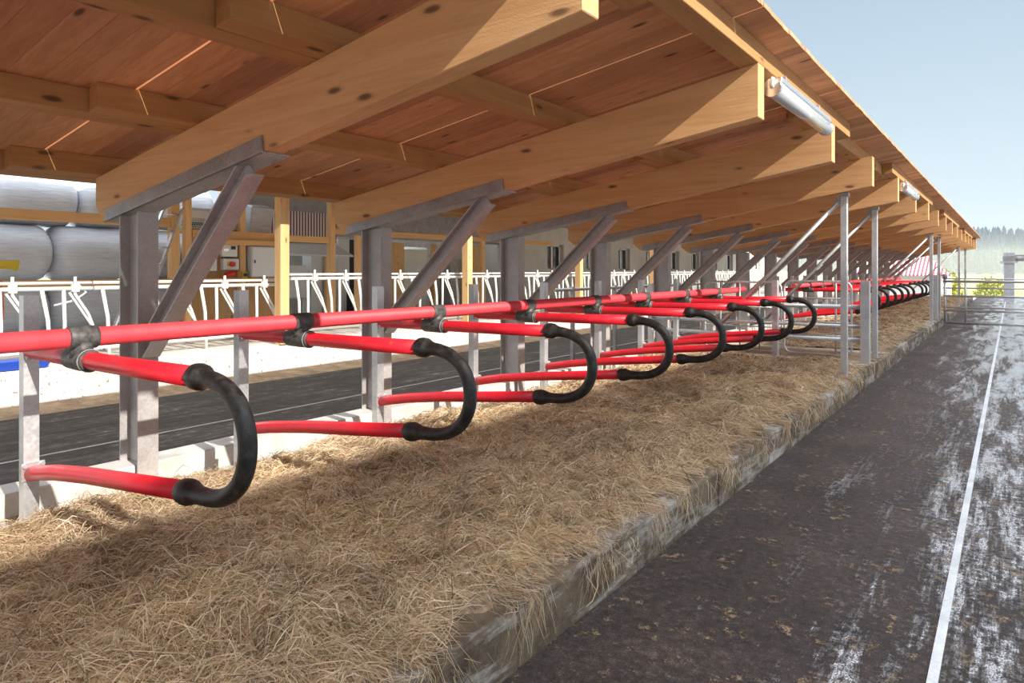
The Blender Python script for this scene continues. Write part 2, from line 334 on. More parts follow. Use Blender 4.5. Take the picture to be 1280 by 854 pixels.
def ribbons(name, x, y, th, ln, wd, lift, curv, mat, zoff, label, seg=5, hang=None):
    n = len(x); t = np.linspace(0, 1, seg)[None, :]
    dx, dy = np.cos(th)[:, None], np.sin(th)[:, None]
    s = ln[:, None] * t; c = curv[:, None] * ln[:, None] * t * t
    px = x[:, None] + dx * s - dy * c; py = y[:, None] + dy * s + dx * c
    if hang is None:
        pz = straw_h(np.clip(px, -4.64, -1.47), py) + zoff[:, None] + lift[:, None] * np.sin(math.pi * t * .93)
        over = np.clip(px + 1.50, 0, None); pz = pz - np.minimum(over * 1.2, .14); px = np.minimum(px, -1.44 + over * .10)
    else:
        f = np.clip((t * hang[:, None] - .12), 0, None)
        px = np.minimum(x[:, None] + .13 * np.sqrt(t) * np.ones_like(px), -1.447) + .015 * np.sin(6 * t + th[:, None])
        px = np.where(f > 0, np.maximum(px, -1.455), px)
        py = y[:, None] + np.sin(th)[:, None] * t * .10; pz = .235 + zoff[:, None] - f * .8; pz = np.maximum(pz, .01)
    P = np.stack([px, py, pz], -1)
    T = np.gradient(P, axis=1); T /= np.linalg.norm(T, axis=2, keepdims=True) + 1e-9
    rv = rng.normal(size=(n, 1, 3)); rv[:, :, 2] *= .45
    Sd = np.cross(T, rv); Sd /= np.linalg.norm(Sd, axis=2, keepdims=True) + 1e-9
    w = wd[:, None, None] * .5 * np.array([.7, 1, 1, .9, .35] if seg == 5 else np.linspace(1, .4, seg))[None, :, None]
    V = np.stack([P - Sd * w, P + Sd * w], 2).reshape(-1, 3)
    b = (np.arange(n) * seg * 2)[:, None] + (np.arange(seg - 1) * 2)[None, :]
    F = np.stack([b, b + 1, b + 3, b + 2], -1).reshape(-1, 4)
    me = bpy.data.meshes.new(name); me.vertices.add(len(V)); me.vertices.foreach_set('co', V.astype(np.float32).ravel())
    me.loops.add(F.size); me.loops.foreach_set('vertex_index', F.astype(np.int32).ravel())
    me.polygons.add(len(F)); me.polygons.foreach_set('loop_start', np.arange(0, F.size, 4, dtype=np.int32))
    me.polygons.foreach_set('use_smooth', np.ones(len(F), bool))
    me.update(calc_edges=True); me.materials.append(mat)
    ob = bpy.data.objects.new(name, me); C.objects.link(ob); return tag(ob, label=label, cat='straw', kind='stuff')

def blades(n, ymin, ymax, wscale, lmin, lmax, label, power=1.0):
    u = rng.random(n * 3); yy = ymin + (ymax - ymin) * u ** power
    xx = -(1.49 + (4.50 - 1.49) * rng.random(n * 3))
    # keep what lies near the picture and is not on a bare patch
    d = -xx * .592 + yy * .806; px = 1265 + 1054.6 * xx / d
    keep = (d > .8) & (px > -160)
    bare = vnoise(xx, yy, 1.9, 21); keep &= ~((bare > .63) & (xx < -3.3) & (rng.random(n * 3) < .93))
    keep &= rng.random(n * 3) < np.interp(-xx, [1.4, 1.62, 1.72, 3.9, 4.3, 4.5], [.16, .30, 1, 1, .45, .12])
    keep &= ~((vnoise(xx * 0, yy, 2.3, 77) > .52) & (xx > -1.60))
    xx, yy = xx[keep][:n], yy[keep][:n]; m = len(xx)
    field = vnoise(xx, yy, 2.1, 31) * 9 + vnoise(xx, yy, 6, 32) * 4
    th = field + rng.normal(0, 1.0, m)
    ln = rng.uniform(lmin, lmax, m) * rng.choice([.55, 1, 1.45], m)
    d = -xx * .592 + yy * .806
    wd = rng.uniform(.0012, .0034, m) * wscale * np.interp(d, [2, 4, 8, 16], [1, 1.25, 2.2, 4.5])
    lift = np.abs(rng.normal(0, .024, m)) + (rng.random(m) < .08) * rng.uniform(0, .06, m)
    return ribbons('straw_bedding', xx, yy, th, ln, wd, lift, rng.normal(0, .35, m), M['straw'], rng.uniform(-.010, .016, m), label)
blades(170000, .3, 4.6, 1.0, .07, .20, 'loose dry stalks lying over the nearest straw bedding', 1.15)
blades(60000, 4.5, 9.7, 1.0, .08, .22, 'loose dry stalks lying over the straw bedding before the passage')
blades(16000, 11.5, 36, 1.1, .10, .24, 'loose dry stalks over the straw bedding beyond the passage')
m = 1100; yy = np.concatenate([rng.uniform(.8, 12, 350), (rng.choice([1.35, 1.55, 2.02, 2.12, 2.62, 3.25, 3.6, 4.3, 5.0, 5.7, 6.3, 7.0, 7.9, 8.4], 750) + rng.normal(0, .045, 750))])
ribbons('straw_fringe', rng.uniform(-1.60, -1.50, m), yy, rng.uniform(0, 6.28, m), rng.uniform(.1, .3, m), rng.uniform(.0012, .0026, m) * np.interp(yy, [2, 12], [1, 3]),
        np.zeros(m), np.zeros(m), M['straw'], rng.uniform(-.01, .02, m), 'straw stalks hanging down over the worn kerb', hang=rng.uniform(.08, .42, m))
# stray stalks and twigs
tw = MB()
for (a, b_, c_) in (((-3.0, 1.5), (-2.55, 1.75), .012), ((-2.5, 1.78), (-2.25, 2.0), .009), ((-3.9, 1.45), (-3.45, 1.75), .01), ((-3.7, 1.3), (-3.55, 1.8), .01), ((-3.8, 1.6), (-3.3, 1.6), .01)):
    pts = []
    for i in range(9):
        t = i / 8; x = a[0] + (b_[0] - a[0]) * t; y = a[1] + (b_[1] - a[1]) * t + .02 * math.sin(7 * t)
        pts.append((x, y, float(straw_h(np.array(x), np.array(y))) + .03))
    tw.tube(pts, [.0035 * (1 - .5 * i / 8) for i in range(9)], 6)
tw.build('twigs', N('twig_bark').set((.09, .055, .035), .8, 0), label='thin dark brown twigs strewn on the nearest straw', cat='twigs', kind='stuff')

# ================================================================== roof
SL = .157
def zb(L): return EYE + .944 - SL * (L - 1.253)
def zt(L): return zb(L) + .335
RY = [2.2 + 2.125 * k for k in range(-1, 17)]
prof = [(-1.253, zb(1.253)), (-1.253, zt(1.253)), (-5.24, zt(5.24)), (-5.24, zb(5.24) + .13), (-5.10, zb(5.10)), ]
p0 = MB().prism(prof, -.06, .06).build('rafter', M['rafter'], bevel=.004)
desc = ['broad spruce rafter with sunlit sawn end, outside the picture above the camera', 'largest spruce rafter, sunlit at its tip, carried by the nearest steel column']
for i, y in enumerate(RY):
    ob = p0 if i == 0 else p0.copy()
    if i: C.objects.link(ob)
    ob.location = (0, y, 0)
    lab = desc[i] if i < 2 else f'spruce rafter with pale sawn end, {ORD[i-1]} in the row counting from the camera'
    if i == 2: lab = 'second spruce rafter of the row, with the tube light beginning behind its end'
    tag(ob, lab, 'rafter', 'spruce rafters under the lean-to roof')
PROW = [(1.253, 'front eave row'), (2.64, 'second row from the eave'), (3.88, 'third row from the eave'), (5.14, 'rear row')]
for L0, rn in PROW:
    for j in range(10):
        y0 = -2.65 + 4.25 * j; y1 = y0 + 5.6; dl = 0 if j % 2 else .122
        a, b_ = L0 + dl, L0 + dl + .118
        if y0 > 36: continue
        y1 = min(y1, 36.6)
        MB().prism([(-a, zt(a)), (-a, zt(a) + .132), (-b_, zt(b_) + .132), (-b_, zt(b_))], y0, y1).build('purlin', M['purlin'], bevel=.003,
            label=f'spruce purlin in the {rn}, {ORD[j]} length from the camera', cat='purlin', group='purlins across the rafters')
# roof boards (one continuous skin of boards with a few open joints)
dk = MB(); y = -4.
LE, LR = 1.09, 5.60
gaps = {}
while y < 36.8:
    w = random.choice([.118, .135, .15, .162]); g = .0015
    for ys_ in (.62, 1.79, 3.79, 5.9, 8.1):
        if y + w + .0015 > ys_ > y: w = ys_ - y; g = .013
    e0 = LE + random.uniform(-.003, .003); z0 = zt(e0) + .133; z1 = zt(LR) + .133
    dk.hexa([(-LR, y, z1), (-e0, y, z0), (-e0, y + w, z0), (-LR, y + w, z1), (-LR, y, z1 + .026), (-e0, y, z0 + .026), (-e0, y + w, z0 + .026), (-LR, y + w, z1 + .026)])
    y += w + g
dk.build('roof', M['deck'], label='roof of narrow spruce boards seen from below', cat='roof')

# tube lights under the eave
def tube_light(y0, lab):
    r = empty('tube_light', (-1.22, y0, 2.615), label=lab, cat='lamp', group='tube lights under the eave')
    MB().tube([(0, 0, 0), (0, 1.5, -.0)], .052, 20).build('clear_tube', M['clear'], r)
    MB().box(-.05, .05, .02, 1.48, .035, .075).build('housing', M['alu'], r, bevel=.006)
    for yy in (-.03, 1.5):
        MB().tube([(0, yy, 0), (0, yy + .03, 0)], .058, 20).build('end_cap', M['alu'], r)
    for yy in (.25, 1.22):
        MB().box(-.012, .012, yy, yy + .03, .07, .135).build('hanger', M['galv'], r)
    MB().tube([(.02, -.07, .05), (0, -.05, .02), (0, -.03, 0)], .012, 8).build('cable_gland', M['whitep'], r)
tube_light(4.46, 'large clear tube light hanging between the second and third rafter ends')
tube_light(10.86, 'small far tube light hanging at the eave between farther rafter ends')

# ================================================================== steel columns with knee brace and bracket
def ibeam(mb, pa, pb, depth, width, n_dir, tf=.012, tw_=.009):
    """I-section between pa and pb; n_dir = direction of depth"""
    a = Vector(pa); b = Vector(pb); t = (b - a).normalized(); d = Vector(n_dir); d = (d - t * d.dot(t)).normalized(); w = t.cross(d).normalized()
    def slab(c0, dd, ww):
        vs = []
        for p in (a, b):
            for sx, sy in ((-1, -1), (1, -1), (1, 1), (-1, 1)): vs.append(p + d * (c0 + sx * dd / 2) + w * (sy * ww / 2))
        mb.hexa(vs)
    slab(depth / 2 - tf / 2, tf, width); slab(-depth / 2 + tf / 2, tf, width); slab(0, depth - 2 * tf, tw_)
def make_column():
    r = empty('steel_column')
    s_ = MB(); ibeam(s_, (-4.73, 0, .02), (-4.73, 0, zb(4.73) - .013), .26, .135, (1, 0, 0)); s_.build('column_shaft', M['galv_m'], r, bevel=.002)
    b_ = MB(); ibeam(b_, (-4.60, 0, .93), (-3.42, 0, zb(3.42) - .03), .12, .11, (.6, 0, -1)); b_.build('knee_brace', M['galv_m'], r, bevel=.002)
    g = MB(); La, Lb = 3.21, 5.06
    g.hexa([(-La, -.085, zb(La) - .012), (-La, .10, zb(La) - .012), (-Lb, .10, zb(Lb) - .012), (-Lb, -.085, zb(Lb) - .012), (-La, -.085, zb(La) - .0015), (-La, .10, zb(La) - .0015), (-Lb, .10, zb(Lb) - .0015), (-Lb, -.085, zb(Lb) - .0015)])
    g.hexa([(-La, -.085, zb(La) - .012), (-La, -.064, zb(La) - .012), (-Lb, -.064, zb(Lb) - .012), (-Lb, -.085, zb(Lb) - .012), (-La - .01, -.073, zb(La) + .085), (-La - .01, -.064, zb(La) + .085), (-Lb, -.064, zb(Lb) + .075), (-Lb, -.073, zb(Lb) + .075)])
    g.build('bearing_bracket', M['galv_d'], r, bevel=.002)
    for L in (3.32, 4.05, 4.55):
        MB().tube([(-L, .08, zb(L) - .02), (-L, .08, zb(L) - .001)], .012, 6).build('bolt', M['galv_d'], r)
    return r
col0 = make_column()
for i, y in enumerate(RY):
    if i == 0: continue
    ob = col0 if i == 1 else copy_tree(col0)
    ob.location = (0, y, 0)
    lab = 'tall grey steel column with slanting brace, nearest the camera, under the largest rafter' if i == 1 else f'grey steel column with slanting brace, {ORD[i-1]} of the row from the camera'
    tag(ob, lab, 'column', 'steel columns on the rear curb')

# ================================================================== cubicle dividers
def make_divider(detail=True):
    r = empty('cubicle_divider')
    seg = 20 if detail else 10
    # post: open channel profile, face towards the alley
    p = MB(); w, dpt, t = .035, .062, .005
    p.box(-4.06 - t, -4.06, -w, w, -.0, 1.33); p.box(-4.06 - dpt, -4.06 - t, -w, -w + t, -.0, 1.33); p.box(-4.06 - dpt, -4.06 - t, w - t, w, -.0, 1.33)
    p.build('post', M['galv'], r)
    zu = EYE - .412
    MB().tube([(-4.058, 0, zu), (-3.6, 0, zu), (-3.0, 0, zu + .004), (-2.44, 0, zu + .012)], .040, seg).build('upper_pipe', M['red'], r)
    MB().tube([(-4.058, 0, EYE - 1.045), (-3.95, 0, EYE - 1.022), (-3.75, 0, EYE - .985), (-3.4, 0, EYE - .937), (-3.0, 0, EYE - .893), (-2.54, 0, EYE - .842)], .038, seg).build('lower_pipe', M['red'], r)
    pts = [(-2.475, EYE - .399), (-2.468, EYE - .399), (-2.44, EYE - .398), (-2.42, EYE - .398), (-2.40, EYE - .399), (-2.375, EYE - .401), (-2.33, EYE - .405), (-2.26, EYE - .424), (-2.19, EYE - .468), (-2.145, EYE - .535), (-2.13, EYE - .61), (-2.143, EYE - .69),
           (-2.19, EYE - .762), (-2.27, EYE - .812), (-2.36, EYE - .834), (-2.44, EYE - .839), (-2.475, EYE - .840), (-2.50, EYE - .841), (-2.52, EYE - .843), (-2.55, EYE - .845), (-2.557, EYE - .846)]
    rad = [.044, .0495, .052, .0495, .040, .034, .0325, .0325, .033, .033, .033, .033, .033, .0325, .0325, .034, .040, .0485, .051, .048, .043]
    # densify
    dp, dr = [], []
    for i in range(len(pts) - 1):
        P0, P1, P2, P3 = [pts[max(0, min(len(pts) - 1, i + k_))] for k_ in (-1, 0, 1, 2)]
        for s_ in range(4 if detail else 2):
            t = s_ / (4 if detail else 2)
            q = [.5 * ((2 * P1[a]) + (-P0[a] + P2[a]) * t + (2 * P0[a] - 5 * P1[a] + 4 * P2[a] - P3[a]) * t * t + (-P0[a] + 3 * P1[a] - 3 * P2[a] + P3[a]) * t ** 3) for a in (0, 1)]
            dp.append((q[0], 0, q[1])); dr.append(rad[i] + (rad[i + 1] - rad[i]) * t)
    dp.append((pts[-1][0], 0, pts[-1][1])); dr.append(rad[-1])
    MB().tube(dp, dr, seg).build('rubber_bend', M['rubber'], r)
    # clamp: band round the neck rail, saddle, sleeve round the upper pipe
    zn = EYE - .31
    cl = MB().tube([(-3.46, -.062, zn), (-3.46, -.054, zn), (-3.46, .054, zn), (-3.46, .062, zn)], [.050, .0535, .0535, .050], seg)
    cl.tube([(-3.46, 0, zn - .03), (-3.455, 0, zn - .055), (-3.45, 0, zn - .09)], [.052, .044, .055], seg)
    cl.build('rail_band', M['rubber_g'], r)
    MB().tube([(-3.575, 0, zu), (-3.565, 0, zu), (-3.46, 0, zu), (-3.37, 0, zu), (-3.36, 0, zu)], [.046, .0505, .0525, .0515, .046], seg).build('pipe_sleeve', M['rubber_g'], r)
    if detail:
        MB().tube([(-3.382, 0, zu), (-3.375, 0, zu)], .0535, seg).build('hose_clip', M['galv'], r)
        bp = MB().box(-4.058, -4.050, -.048, .058, EYE - 1.08, EYE - .985); bp.build('foot_plate', M['galv'], r, bevel=.002)
        for yy in (-.035, .045):
            MB().tube([(-4.050, yy, EYE - 1.0), (-4.040, yy, EYE - 1.0)], .011, 6).build('bolt', M['galv'], r)
        MB().tube([(-4.055, -.02, zu - .01), (-4.035, -.02, zu - .045)], .013, 8).build('bolt', M['galv'], r)
    return r
d0 = make_divider(); d1 = None
DY = [1.355 + 1.2 * k for k in range(8)]
for i, y in enumerate([DY[0] - 1.2] + DY):
    ob = d0 if i == 0 else copy_tree(d0); ob.location = (0, y, 0)
    if i == 0: lab = 'red cubicle divider just outside the picture beside the camera'
    elif i == 1: lab = 'largest red cubicle divider with black rubber bend, nearest the camera'
    elif i == 8: lab = 'last red divider with black bend before the passage and its gate'
    else: lab = f'red cubicle divider with black rubber bend, {ORD[i-1]} along the near neck rail'
    tag(ob, lab, 'cubicle divider', 'red cubicle dividers on the near neck rail')
d1 = make_divider(False)
DY2 = [15.3 + 1.2 * k for k in range(6)]; DY3 = [23.5 + 1.2 * k for k in range(5)]
for i, y in enumerate(DY2 + DY3):
    ob = d1 if i == 0 else copy_tree(d1); ob.location = (0, y, 0)
    lab = (f'small red cubicle divider with black bend, {ORD[i]} behind the passage' if i < 6 else f'tiny far red cubicle divider past the alley gate, {ORD[i-6]} of the far run')
    tag(ob, lab, 'cubicle divider', 'red cubicle dividers beyond the passage' if i < 6 else 'far red cubicle dividers')
zn = EYE - .31
MB().tube([(-3.46, -1.5, zn), (-3.46, 10.5, zn), (-3.46, 10.98, zn + .01)], .045, 22).build('neck_rail', M['red_m'], label='long thick red neck rail running along the near cubicles', cat='rail')
MB().tube([(-3.46, 14.1, zn), (-3.46, 21.9, zn)], .045, 16).build('neck_rail', M['red_m'], label='red neck rail starting with an open end beyond the passage gate', cat='rail')
MB().tube([(-3.46, 23.0, zn), (-3.46, 30, zn)], .045, 12).build('neck_rail', M['red_m'], label='far red neck rail past the alley gate', cat='rail')

# ================================================================== front posts with struts
def roof_post(y, lab, strut=True):
    r = empty('roof_post', (-1.56, y, 0), label=lab, cat='post', group='galvanised posts along the kerb')
    top = zb(1.56)
    MB().box(-.035, .035, -.035, .035, .12, top - .001).build('shaft', M['galv'], r, bevel=.003)
    MB().box(-.05, .05, -.045, .045, top - .045, top - .002).build('head_plate', M['galv_d'], r)
    if strut:
        MB().tube([(-.06, 0, top - .10), (-1.50, 0, .72)], .024, 10).build('strut', M['galv'], r)
        MB().box(-.10, -.03, -.02, .02, top - .13, top - .05).build('strut_bracket', M['galv_d'], r)
for i, (y, st_) in enumerate(((8.62, 1), (10.80, 1), (19.2, 1), (21.4, 1), (30.0, 1), (34.2, 0))):
    roof_post(y, ['tallest galvanised roof post with slanting strut, nearest in the kerb row', 'second galvanised roof post in the kerb row, right behind the short post',
                  'galvanised roof post at the alley gate, nearer of the pair', 'galvanised roof post at the alley gate, farther of the pair',
                  'thin far galvanised roof post past the alley gate', 'farthest galvanised roof post in the kerb row'][i], st_)
r = MB().box(-1.61, -1.50, 9.95, 10.05, .0, 1.32); r.build('short_post', M['galv'], bevel=.004, label='short thick galvanised post standing on the concrete cross strip', cat='post')
MB().box(-1.61, -1.50, 20.2, 20.3, .0, 1.34).build('short_post', M['galv'], bevel=.004, label='short galvanised post between the two posts at the alley gate', cat='post')
MB().box(-2.70, -2.62, 9.8, 9.88, .0, 1.32).build('short_post', M['galv'], bevel=.004, label='short galvanised post in mid bedding left of the tubular gate', cat='post')

def pipe_gate(name, x0, x1, y, zs, verts, r0, label, cat='gate', mat='galv', post_r=.02):
    g = empty(name, ((x0 + x1) / 2, y, 0), label=label, cat=cat); cx = (x0 + x1) / 2
    zlo, zhi = min(zs), max(zs); R = .10
    loop = []
    for (qx, qz, a0) in ((x1 - cx - R, zhi - R, 0), (x0 - cx + R, zhi - R, 90), (x0 - cx + R, zlo + R, 180), (x1 - cx - R, zlo + R, 270)):
        for s_ in range(5):
            a = math.radians(a0 + 22.5 * s_); loop.append((qx + R * math.cos(a), 0, qz + R * math.sin(a)))
    loop.append(loop[0]); MB().tube(loop, r0, 10, False).build('frame', M[mat], g)
    for z in zs:
        if zlo < z < zhi: MB().tube([(x0 - cx, 0, z), (x1 - cx, 0, z)], r0 * .8, 10).build('rail', M[mat], g)
    for x in verts: MB().tube([(x - cx, 0, zlo), (x - cx, 0, zhi)], r0 * .8, 10).build('upright', M[mat], g)
    return g
pipe_gate('passage_gate', -2.70, -1.80, 10.45, (.26, .53, .72, 1.06, 1.30), (-2.0,), .016, 'small galvanised tubular gate with rounded corners closing the passage')
pipe_gate('passage_gate', -3.95, -2.78, 10.6, (.235, .60, .9, 1.28), (-3.1, -3.4, -3.7), .014, 'barred galvanised gate between the black bends and the small gate')
# cross rails of the passage barrier
cr = empty('passage_barrier', (-3.1, 10.0, 0), label='galvanised barrier of three pipes crossing the bedding at the passage', cat='barrier')
for z, rr in ((.97, .030), (.71, .022), (.53, .026)):
    MB().tube([(-1.5, .02, z), (1.49, .02, z)], rr, 12).build('rail', M['galv'], cr)
MB().box(-1.55, -1.48, -.03, .04, 0, 1.25).build('end_post', M['galv'], cr)
# alley gate
ag = empty('alley_gate', (0, 21.0, 0), label='wide galvanised tubular gate closing the wet alley', cat='gate')
for z, rr in ((1.17, .035), (1.24, .014), (1.0, .02), (.79, .03), (.50, .022), (.42, .03), (.10, .035)):
    MB().tube([(-1.44, 0, z), (3.4, 0, z)], rr, 10).build('rail', M['galv'], ag)
for x in (-1.40, -.95, .9, 3.4):
    MB().tube([(x, 0, .10), (x, 0, 1.24)], .026, 10).build('upright', M['galv'], ag)
MB().tube([(-1.40, 0, 1.25), (-1.40, 0, 1.36)], .055, 10).build('hinge', M['galv_d'], ag)
# pipe railing behind the cubicles
pr = empty('pipe_railing', (-6.3, 9.8, -.15), label='dark pipe railing standing in the rear alley behind the steel columns', cat='railing')
MB().tube([(0, 0, 1.27), (0, 7.4, 1.27)], .03, 10).build('rail', M['galv_d'], pr)
MB().tube([(0, 0, .75), (0, 7.4, .75)], .022, 10).build('rail', M['galv_d'], pr)
for i in range(5): MB().box(-.03, .03, .6 + 1.6 * i - .03, .6 + 1.6 * i + .03, 0, 1.32).build('post', M['galv_d'], pr)

# ================================================================== feed fence panels
def make_feed_panel(nun, pitch=.67):
    r = empty('feed_barrier'); ln = nun * pitch; X = 0
    MB().tube([(X, 0, 1.0), (X, ln, 1.0)], .020, 8).build('top_rail', M['white'], r)
    MB().tube([(X + .03, 0, .93), (X + .03, ln, .93)], .026, 8).build('guide_rail', M['white'], r)
    MB().tube([(X, 0, .16), (X, ln, .16)], .026, 8).build('bottom_rail', M['white'], r)
    for i in range(nun):
        y = i * pitch
        MB().tube([(X + .03, y + .10, .93), (X + .02, y + .17, .55), (X, y + .20, .0 if i % 2 == 0 else .14)], .024, 8).build('upright', M['white'], r)
        MB().tube([(X + .03, y + .34, .93), (X + .01, y + .36, .5), (X, y + .36, .14)], .022, 8).build('upright', M['white'], r)
        a = MB().tube([(X + .055, y + .46, 1.08), (X + .055, y + .46, .86), (X + .04, y + .62, .60), (X + .02, y + .82 - .1, .34), (X, y + .72, .16)], .018, 8)
        a.tube([(X + .04, y + .40, .88), (X + .03, y + .62, .52), (X + .01, y + .70, .40)], .014, 6)
        a.box(X + .03, X + .085, y + .42, y + .50, .89, .99)
        a.build('lock_arm', M['white'], r)
    return r
fp = make_feed_panel(4); idx = 0
y = -1.51
while y < 46:
    ob = fp if idx == 0 else copy_tree(fp)
    ob.location = (-9.6, y, .30 if y < 6.6 else .39)
    if idx: pass
    lab = ('white headlock feed barrier panel at the near end of the feed fence' if idx == 0 else
           'white headlock feed barrier panel before the silage bales, second of the fence' if idx == 1 else
           f'white headlock feed barrier panel, {ORD[idx]} of the feed fence counting away from the camera')
    tag(ob, lab, 'feed barrier', 'white headlock panels of the feed fence'); idx += 1
    y += 2.68 + (.30 if idx == 3 else .02)
    if idx == 17: break

# timber posts along the feed fence
def timber_post(x, y, w, z0, z1, lab, group='timber posts at the feed fence'):
    return MB().box(x - w / 2, x + w / 2, y - w / 2, y + w / 2, z0, z1).build('timber_post', M['timber_z'], bevel=.006, label=lab, cat='post', group=group)
ty = [(6.48, 'sunlit timber post at the feed fence beside the big grey cabinet'), (11.0, 'sunlit timber post at the feed fence behind the second steel column brace'), (15.6, 'third timber post at the feed fence, before the white building'),
      (20.2, 'fourth timber post at the feed fence, before the white building'), (24.8, 'fifth timber post at the feed fence'), (29.4, 'sixth timber post at the feed fence'), (34.0, 'farthest timber post at the feed fence')]
def zr(L): return 2.80 + .12 * (L - 8.2)
for y, lab in ty: MB().box(-9.33, -9.17 - .0, y - .08, y + .08, .30, zr(9.2) - .30).build('timber_post', M['timber_z'], bevel=.006, label=lab, cat='post', group='timber posts at the feed fence')

def zr(L): return 2.80 + .12 * (L - 8.2)
rr_ = empty('feed_roof', (-8.2, -3, 0), label='low roof over the feed fence behind the cubicle roof, mostly hidden', cat='roof')
MB().hexa([(0, 0, zr(8.2)), (-4.6, 0, zr(12.8)), (-4.6, 46, zr(12.8)), (0, 46, zr(8.2)), (0, 0, zr(8.2) + .04), (-4.6, 0, zr(12.8) + .04), (-4.6, 46, zr(12.8) + .04), (0, 46, zr(8.2) + .04)]).build('sheeting', M['galv_d'], rr_)
MB().hexa([(-4.6, 11.4, zr(12.8)), (-6.7, 11.4, zr(14.9)), (-6.7, 22.9, zr(14.9)), (-4.6, 22.9, zr(12.8)), (-4.6, 11.4, zr(12.8) + .04), (-6.7, 11.4, zr(14.9) + .04), (-6.7, 22.9, zr(14.9) + .04), (-4.6, 22.9, zr(12.8) + .04)]).build('sheeting', M['galv_d'], rr_)
for k_ in range(22):
    yy = .6 + 2.1 * k_; MB().hexa([(-.05, yy, zr(8.2) - .16), (-4.5, yy, zr(12.7) - .16), (-4.5, yy + .08, zr(12.7) - .16), (-.05, yy + .08, zr(8.2) - .16), (-.05, yy, zr(8.2) - .002), (-4.5, yy, zr(12.7) - .002), (-4.5, yy + .08, zr(12.7) - .002), (-.05, yy + .08, zr(8.2) - .002)]).build('rafter', M['rafter'], rr_)
MB().box(-1.17, -.93, 0, 46, zr(9.2) - .30, zr(9.2) - .17).build('plate_beam', M['timber_y'], rr_)
MB().hexa([(-4.6, 22.9, zr(12.8)), (-5.6, 22.9, zr(13.8)), (-5.6, 46, zr(13.8)), (-4.6, 46, zr(12.8)), (-4.6, 22.9, zr(12.8) + .04), (-5.6, 22.9, zr(13.8) + .04), (-5.6, 46, zr(13.8) + .04), (-4.6, 46, zr(12.8) + .04)]).build('sheeting', M['galv_d'], rr_)
# ================================================================== silage bales
def bale(y, z, L, lab, sticker=False, ln=1.29, R=.585):
    r = empty('silage_bale', (-L, y, z), label=lab, cat='bale', group='wrapped silage bales in the stack')
    pts, rad = [], []
    for i in range(15):
        t = i / 14; pts.append((0, (t - .5) * ln, 0)); q = abs(t - .5) * 2
        rad.append(R * (1 - .30 * max(0, (q - .72) / .28) ** 2 + .01 * math.sin(9 * t + y)))
    b_ = MB().tube(pts, rad, 40); b_.v = [(vx * 1.0, vy, vz * .85) for vx, vy, vz in b_.v]
    b_.build('film_wrap', M['film'], r)
    if sticker:
        s_ = MB(); a0 = math.radians(-40)
        for k_ in range(4):
            aa = a0 + k_ * .1; ab = aa + .1
            s_.add([((R + .016) * math.cos(aa), -.20, (R + .016) * math.sin(aa) * .80), ((R + .016) * math.cos(aa), .10, (R + .016) * math.sin(aa) * .80),
                    ((R + .016) * math.cos(ab), .10, (R + .016) * math.sin(ab) * .80), ((R + .016) * math.cos(ab), -.20, (R + .016) * math.sin(ab) * .80)], [(0, 1, 2, 3)])
        s_.build('sticker', M['yellow'], r, label='yellow rectangular sticker')
for row, (z, ys, nm) in enumerate(((.79, [1.5, 2.8, 4.1, 5.4, 6.7, 8.0], 'bottom'), (1.76, [1.55, 2.85, 4.15, 5.45, 6.75, 8.05], 'middle'), (2.72, [2.0, 3.3, 4.6, 5.9, 7.2], 'top'))):
    for j, y in enumerate(ys):
        st_ = row == 1 and j == 2
        lab = 'pale wrapped silage bale with a yellow sticker, middle row of the stack' if st_ else f'pale wrapped silage bale, {nm} row of the stack, {ORD[j]} from the near end'
        bale(y, z - .0, 13.8 + (.0 if row < 2 else .15), lab, st_)

# timber frame in front of the bales
MB().box(-12.06, -11.94, -1, 6.1, 2.22, 2.38).build('timber_beam', M['timber_y'], bevel=.005, label='horizontal timber rail across the wrapped bales', cat='beam')
MB().box(-12.06, -11.94, -1, 6.1, 1.19, 1.31).build('timber_beam', M['timber_y'], bevel=.005, label='low timber rail just above the feed fence before the bales', cat='beam')
timber_post(-12.0, 6.18, .15, .24, 3.05, 'timber post between the bale stack and the control boxes', 'timber frame posts')
timber_post(-12.0, 6.42, .12, .24, 3.05, 'slimmer timber post doubling the one beside the bale stack', 'timber frame posts')
timber_post(-12.0, 9.65, .14, .24, 3.05, 'timber post before the striped sheet wall', 'timber frame posts')
timber_post(-12.0, 10.4, .12, .24, 3.05, 'timber post beside the black doorway of the grey shed', 'timber frame posts')
timber_post(-12.0, 14.9, .15, .24, 3.05, 'timber post between the grey shed and the white building', 'timber frame posts')
timber_post(-12.0, 8.42, .10, .24, 3.05, 'thin timber post at the end of the board wall', 'timber frame posts')
MB().box(-12.06, -11.94, 9.72, 18.5, 2.26, 2.38).build('timber_beam', M['timber_y'], bevel=.005, label='long timber rail crossing before the grey shed', cat='beam')
MB().box(-12.05, -11.95, 6.5, 9.57, 2.05, 2.18).build('timber_beam', M['timber_y'], bevel=.005, label='upper one of two timber rails above the control boxes', cat='beam')
MB().box(-11.98, -11.86, 6.5, 8.36, 1.94, 2.045).build('timber_beam', M['timber_y'], bevel=.005, label='lower one of two timber rails above the control boxes', cat='beam')
MB().box(-12.25, -12.1, 6.5, 8.36, .24, 1.98).build('board_wall', M['osb'], label='brown board wall that carries the control boxes', cat='board wall')
MB().box(-11.96, -11.86, 6.5, 8.36, 1.24, 1.31).build('timber_beam', M['timber_y'], bevel=.004, label='thin timber rail below the control boxes', cat='beam')
timber_post(-12.03, 7.52, .12, .9, 3.0, 'knotty brown post left of the big grey cabinet', 'timber frame posts')
